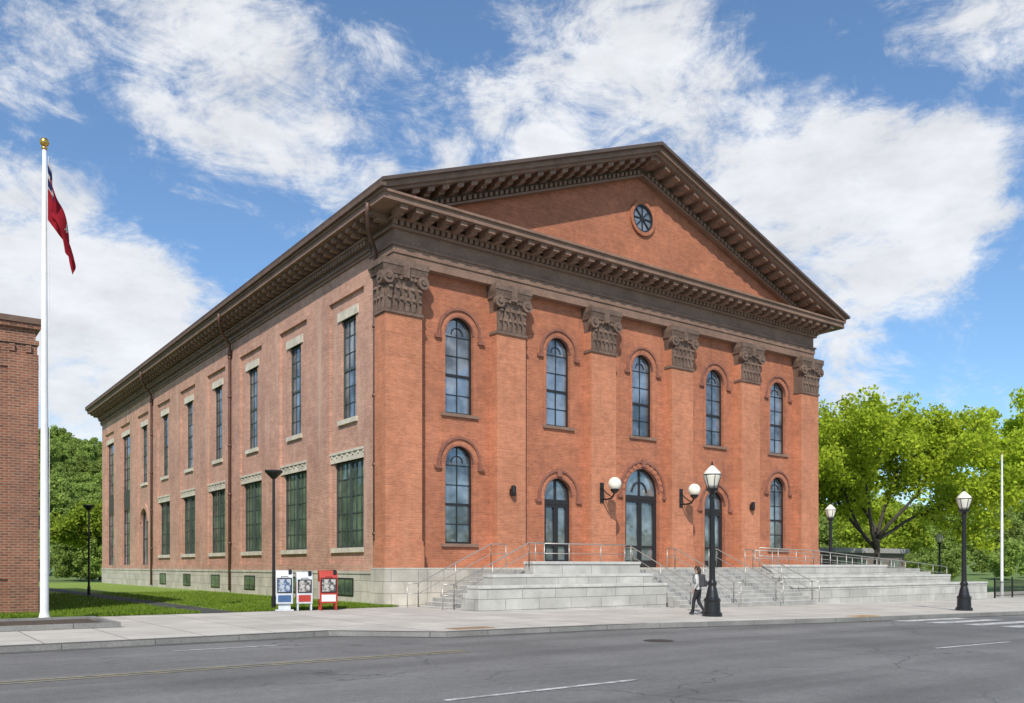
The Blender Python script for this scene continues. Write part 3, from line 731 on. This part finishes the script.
# ================================================================== TREES
def leaves(centers,rad,cnt,size,name,mat,parent,flat=.8):
    C=np.array(centers); n=len(C)*cnt
    c=np.repeat(C,cnt,0); R=np.repeat(np.array(rad),cnt) if hasattr(rad,'__len__') else np.full(n,rad)
    d=rng.normal(0,1,(n,3)); d/=np.linalg.norm(d,axis=1)[:,None]; rr=R*rng.uniform(0,1,n)**.5
    p=c+d*rr[:,None]*np.array([1,1,flat])
    a=rng.normal(0,1,(n,3)); a/=np.linalg.norm(a,axis=1)[:,None]; b=np.cross(a,rng.normal(0,1,(n,3))); b/=np.linalg.norm(b,axis=1)[:,None]
    s=size*rng.uniform(.6,1.3,n)[:,None]
    V=np.stack([p-a*s*.5,p+b*s*.35,p+a*s*.6,p-b*s*.35],1).reshape(-1,3)
    me=bpy.data.meshes.new(name); me.vertices.add(n*4); me.vertices.foreach_set('co',V.ravel()); me.loops.add(n*4); me.loops.foreach_set('vertex_index',np.arange(n*4,dtype=np.int32))
    me.polygons.add(n); me.polygons.foreach_set('loop_start',np.arange(0,n*4,4,dtype=np.int32)); me.polygons.foreach_set('loop_total',np.full(n,4,dtype=np.int32))
    me.update(calc_edges=True); me.validate(); me.materials.append(mat)
    o=bpy.data.objects.new(name,me); scene.collection.objects.link(o)
    if parent: o.parent=parent
    return o
def tree(name,loc,H,trunk_h,spread,seed,leafmat_,cnt=230,lsize=.27,r0=.36,crad=.95):
    rnd=random.Random(seed); E=empty(name,loc); m=MB(); tips=[]
    def br(p,d,l,r,lev):
        pts=[p]; rs=[r]; q=p.copy(); dd=d.copy(); n=4
        for i in range(n):
            dd=(dd+Vector((rnd.gauss(0,.13),rnd.gauss(0,.13),rnd.gauss(.02,.08)))*(1 if lev else .3)).normalized(); q=q+dd*l/n; pts.append(q.copy()); rs.append(r*(1-.45*(i+1)/n))
        m.tube(pts,rs,7 if lev<2 else 5)
        if lev==1: tips.append(pts[4]); tips.append(pts[3])
        if lev>=2: tips.extend([pts[1],pts[2],pts[3]] if lev==2 else [pts[1],pts[3],pts[4]])
        if lev==3: return
        k={0:6,1:5,2:3}[lev]
        for i in range(k):
            a=2*pi*(i+rnd.random()*.7)/k; sp_a={0:.75,1:.65,2:.7}[lev]*rnd.uniform(.6,1.35)*spread
            x=Vector((math.cos(a),math.sin(a),0)); nd=(dd*math.cos(sp_a)+(x-dd*x.dot(dd)).normalized()*math.sin(sp_a)).normalized()
            st=pts[rnd.choice([3,4,4])]
            br(st,nd,l2[lev]*rnd.uniform(.75,1.2),r*.5 if lev else r*.5,lev+1)
        if lev<2: br(pts[4],dd,l2[lev]*.9,r*.5,lev+1)
    cr=H-trunk_h; l2={0:cr*.40,1:cr*.3,2:cr*.19}
    m.tube([(0,0,-.3),(0,0,.3),(0,0,.8)],[r0*1.6,r0*1.15,r0],9)
    br(Vector((0,0,.75)),Vector((.02,0,1)).normalized(),trunk_h,r0,0)
    m.obj('trunk_and_limbs',M['bark'],E,smooth=True)
    C=[tuple(t) for t in tips]; leaves(C,[crad*rnd.uniform(.6,1.25) for _ in C],cnt,lsize,'foliage',leafmat_,E)
    return E
tree('deciduous_tree',(49.2,7.0,-.5),18.0,3.6,1.05,3,M['leaf'],cnt=105,lsize=.32,r0=.34,crad=1.15)
tree('deciduous_tree',(70,.2,-.5),20.5,4.2,1.0,11,M['leaf'],cnt=95,lsize=.36,crad=1.2)
tree('deciduous_tree',(76,22,-.5),10,3.0,1.0,17,M['leafb'],cnt=60,lsize=.4,crad=1.1)
tree('deciduous_tree',(8,96,0),11,2.0,1.0,5,M['leafb'],cnt=60,lsize=.45,crad=1.2)
FT=empty('distant_forest'); variants=[]
for s in range(4):
    rnd=random.Random(50+s); cs=[];rs=[]
    for i in range(34):
        z=rnd.uniform(.25,1)*12; R=4.2*math.sin(min(1,(z/12))*pi*.80)**.8+.3; a=rnd.uniform(0,2*pi); q=R*rnd.uniform(.3,.85)
        cs.append((q*math.cos(a),q*math.sin(a),z)); rs.append(rnd.uniform(1.0,1.9))
    o=leaves(cs,rs,80,.75,'forest_tree_crown',M['leafd'],FT)
    o.location=(84+s*9,110+s*4,-3); o.scale=(.5,.5,.5); variants.append(o.data)
cnt=0
def put(x,y,s):
    global cnt
    o=bpy.data.objects.new('forest_tree_crown',variants[cnt%4]); cnt+=1; scene.collection.objects.link(o); o.parent=FT
    o.location=(x,y,hz(x,y)-.6-1.2*s); o.rotation_euler=(0,0,random.uniform(0,6.28)); o.scale=(s*random.uniform(.9,1.3),s*random.uniform(.9,1.3),s*random.uniform(.75,1.3))
cam0=Vector((-16.4,-31.9))
def dirv(t): return Vector((.592+.806*t,.806-.592*t))
for i in range(620):
    t=random.uniform(-.62,-.43); d=random.uniform(200,480); p=cam0+dirv(t)*d; put(p.x,p.y,random.uniform(.4,.8))
for i in range(560):
    t=random.uniform(.33,.72); d=random.uniform(190,520); p=cam0+dirv(t)*d; put(p.x,p.y,random.uniform(.5,.85))
for i in range(40):
    t=random.uniform(.33,.70); d=random.uniform(125,165); p=cam0+dirv(t)*d; put(p.x,p.y,random.uniform(.3,.5))
for i in range(12):
    t=random.uniform(-.56,-.46); d=random.uniform(115,150); p=cam0+dirv(t)*d; put(p.x,p.y,random.uniform(.35,.55))

# ================================================================== PERSON
def person(x,y,z,rot):
    E=empty('person_walking',(x,y,z),rot)
    J=[];Ed=[];R=[]
    def add(p,r,par=None):
        J.append(p); R.append(r); i=len(J)-1
        if par is not None: Ed.append((par,i))
        return i
    pel=add((0,0,.93),(.15,.12)); sp=add((.01,0,1.10),(.135,.105),pel); ch=add((.03,0,1.30),(.165,.115),sp); nk0=add((.03,0,1.43),(.085,.08),ch)
    nk=add((.04,0,1.49),(.055,.055),nk0); h0=add((.055,0,1.55),(.07,.075),nk); h1=add((.05,0,1.62),(.082,.095),h0); h2=add((.045,0,1.68),(.065,.075),h1)
    for s in (1,-1):
        hp=add((0,s*.09,.86),(.1,.1),pel)
        if s==1: kn=add((.13,.09,.50),(.07,.07),hp); an=add((.16,.09,.11),(.052,.052),kn); he=add((.14,.09,.05),(.045,.04),an); to=add((.30,.10,.04),(.035,.03),an)
        else: kn=add((.02,-.09,.48),(.07,.07),hp); an=add((-.18,-.09,.15),(.05,.05),kn); to=add((-.06,-.09,.05),(.04,.03),an)
        sh=add((.02,s*.17,1.39),(.07,.07),ch); el=add((-.06 if s==1 else -.02,s*.24,1.12),(.052,.052),sh); wr=add(((.06 if s==1 else .16),s*.235,.93 if s==1 else .98),(.036,.036),el)
        hx,hzz=(.10,.85) if s==1 else (.24,.95)
        hd=add((hx,s*.23,hzz),(.034,.022),wr)
        for f in range(4):
            o_=(f-1.5)*.021; a1=add((hx+.02+o_*.8,s*.23+.004*f,hzz-.045),(.011,.011),hd); a2=add((hx+.01+o_*.8,s*.22,hzz-.085+abs(o_)*.3),(.009,.009),a1)
        th=add((hx+.035,s*.205,hzz-.0),(.011,.011),hd); add((hx+.045,s*.195,hzz-.035),(.009,.009),th)
    me=bpy.data.meshes.new('body'); me.from_pydata(J,Ed,[]); o=bpy.data.objects.new('body',me); scene.collection.objects.link(o)
    md=o.modifiers.new('s','SKIN'); md.use_smooth_shade=True
    for i,sv in enumerate(me.skin_vertices[0].data): sv.radius=R[i]; sv.use_root=(i==0)
    o.modifiers.new('u','SUBSURF').levels=2
    dg_=bpy.context.evaluated_depsgraph_get(); ev=o.evaluated_get(dg_); m2=bpy.data.meshes.new_from_object(ev); bpy.data.objects.remove(o)
    skin=simple('skin',(.45,.27,.2),.6); top=simple('jacket',(.50,.49,.48),.85,var=.2,scale=12); tr=simple('trousers',(.018,.018,.024),.8,var=.3,scale=10); shoe=simple('shoes',(.05,.05,.05),.6)
    for mm in (skin,top,tr,shoe): m2.materials.append(mm)
    for p in m2.polygons:
        c=p.center; p.use_smooth=True
        hand=(abs(c.y)>.18 and c.z<(.925 if c.y>0 else .975) and c.z>.7 and c.x>.05)
        if c.z>1.475 or hand: p.material_index=0
        elif c.z<.09 or (c.x<-.12 and c.z<.13): p.material_index=3
        elif c.z<.92 and abs(c.y)<.2: p.material_index=2
        else: p.material_index=1
    b=bpy.data.objects.new('body',m2); scene.collection.objects.link(b); b.parent=E
    hair=MB(); hair.lathe([(.02,1.735)]+[(.098*math.sin(a),1.64+.1*math.cos(a)) for a in [i*pi/12 for i in range(2,9)]],.03,0,16)
    hair.lathe([(.05,1.66),(.075,1.58),(.07,1.5),(.05,1.44),(.02,1.42)],-.035,0,12); hair.obj('hair',simple('hair',(.04,.025,.018),.7),E,smooth=True)
    f=MB(); f.hexa([(.125,-.012,1.585),(.125,.012,1.585),(.15,.008,1.59),(.15,-.008,1.59),(.125,-.006,1.63),(.125,.006,1.63),(.13,.004,1.63),(.13,-.004,1.63)]); f.obj('nose',skin,E)
    f=MB()
    for s in (-1,1): f.lathe([(.001,1.625),(.01,1.63),(.01,1.637),(.001,1.642)],.125,s*.032,8)
    f.box(.118,.135,-.022,.022,1.555,1.563); f.obj('eyes_and_mouth',shoe,E)
    f=MB()
    for s in (-1,1): f.lathe([(.008,1.59),(.014,1.61),(.016,1.635),(.006,1.65)],.045,s*.092,8)
    f.obj('ears',skin,E)
    bp=MB(); bp.hexa([(-.28,-.14,1.0),(-.08,-.15,1.0),(-.08,.15,1.0),(-.28,.14,1.0),(-.22,-.12,1.42),(-.07,-.13,1.44),(-.07,.13,1.44),(-.22,.12,1.42)]); bp.box(-.32,-.26,-.1,.1,1.04,1.22)
    bpm=simple('backpack',(.05,.05,.055),.8); bp.obj('backpack',bpm,E,bevel=.03)
    st=MB()
    for s in (-1,1): st.tube([(-.09,s*.09,1.42),(.0,s*.1,1.47),(.1,s*.11,1.42),(.155,s*.1,1.3),(.13,s*.12,1.15),(-.05,s*.15,1.05)],.018,6)
    st.obj('backpack_straps',bpm,E)
person(6.85,-11.35,zg(6.5),math.radians(112))

# ================================================================== WORLD
sun_el=math.radians(43); sx,sy=-.66,-.75
nrm=math.hypot(sx,sy); sx/=nrm; sy/=nrm
W=bpy.data.worlds.new('World'); scene.world=W; W.use_nodes=True; t=NT(W.node_tree); W.node_tree.nodes.clear()
sky=t.new('ShaderNodeTexSky'); sky.sky_type='NISHITA'; sky.sun_disc=False; sky.sun_elevation=sun_el; sky.sun_rotation=math.atan2(sx,sy)
sky.air_density=1.0; sky.dust_density=.5; sky.ozone_density=1.3
g=t.new('ShaderNodeTexCoord').outputs['Generated']
n1=t.noise(t.mapping(g,(1,1,2.0)),4.2,10,.66,.6)
nd=t.noise(t.mapping(g,(1,1,1.7),(3,1,2)),12,10,.72,.5)
n=t.math('ADD',t.math('MULTIPLY',n1,.56),t.math('MULTIPLY',nd,.44))
acc=None
bumps=[(83,27.5,4,.7),(76,31.5,4.5,.8),(72.5,28.5,5,1),(69.5,26,5,1.0),(66,23.5,4.5,.9),(62,22,3,.5),(83,16,6,1.3),(79,13,5.5,1.2),(75,11.5,4,.7),(57.5,25.5,4,.6),(52,27.5,4,1),(47,28.5,4,.8),(43,28,4,.9),(39,25,4.5,.8),(34.5,23,4.5,1.1),(29.5,20,5,1.1),(26,18,4,.6),(32,14,3.5,.45),(25,29,3,.3),(37,29,3,.3),
 (110,25,12,.8),(150,30,14,.9),(200,25,14,.8),(250,30,12,.7),(300,25,14,.9),(345,28,14,.9),(5,20,9,.8)]
for az,el,rd_,w in bumps:
    a=math.radians(az); e=math.radians(el); dv=t.new('ShaderNodeVectorMath',operation='DOT_PRODUCT'); t.link(g,dv.inputs[0]); dv.inputs[1].default_value=(math.cos(a)*math.cos(e),math.sin(a)*math.cos(e),math.sin(e))
    q=t.rng(dv.outputs['Value'],math.cos(math.radians(rd_*1.5)),1,0,w,True)
    acc=q if acc is None else t.math('MAXIMUM',acc,q)
dens=t.math('ADD',t.math('MULTIPLY',t.math('SUBTRACT',n,.5),1.35),t.math('ADD',.485,t.math('MULTIPLY',acc,.185)))
mask=t.rng(dens,.50,.72,0,1,True)
shade=t.rng(t.noise(t.mapping(g,(1,1,2.4)),8,7,.65),.35,.65,.80,1.0)
ccol=t.mix(1.0,(7.5,7.65,7.9),shade,'MULTIPLY')
skyc=t.mix(1.0,sky.outputs[0],(.86,1.12,1.32),'MULTIPLY')
haze=t.mix(.06,skyc,(3.6,4.3,5.2))
col=t.mix(t.math('MULTIPLY',mask,.94),haze,ccol)
bg=t.new('ShaderNodeBackground'); bg.inputs['Strength'].default_value=.125; t.link(col,bg.inputs['Color'])
ow=t.new('ShaderNodeOutputWorld'); t.link(bg.outputs[0],ow.inputs[0])
sd=bpy.data.lights.new('sun','SUN'); sd.energy=4.4; sd.angle=math.radians(.6); sd.color=(1,.93,.82)
so=bpy.data.objects.new('sun',sd); scene.collection.objects.link(so)
S_=Vector((sx*math.cos(sun_el),sy*math.cos(sun_el),math.sin(sun_el))); so.rotation_euler=S_.to_track_quat('Z','Y').to_euler(); so.location=(-30,-30,40)
# ================================================================== CAMERA
cd=bpy.data.cameras.new('camera'); co=bpy.data.objects.new('camera',cd); scene.collection.objects.link(co)
cd.sensor_width=36; cd.lens=859/1024*36; cd.shift_y=214.5/1024; cd.clip_end=12000; cd.clip_start=.1
co.location=(-16.4,-31.9,1.65); co.rotation_euler=(pi/2,0,math.radians(53.7-90))
scene.camera=co
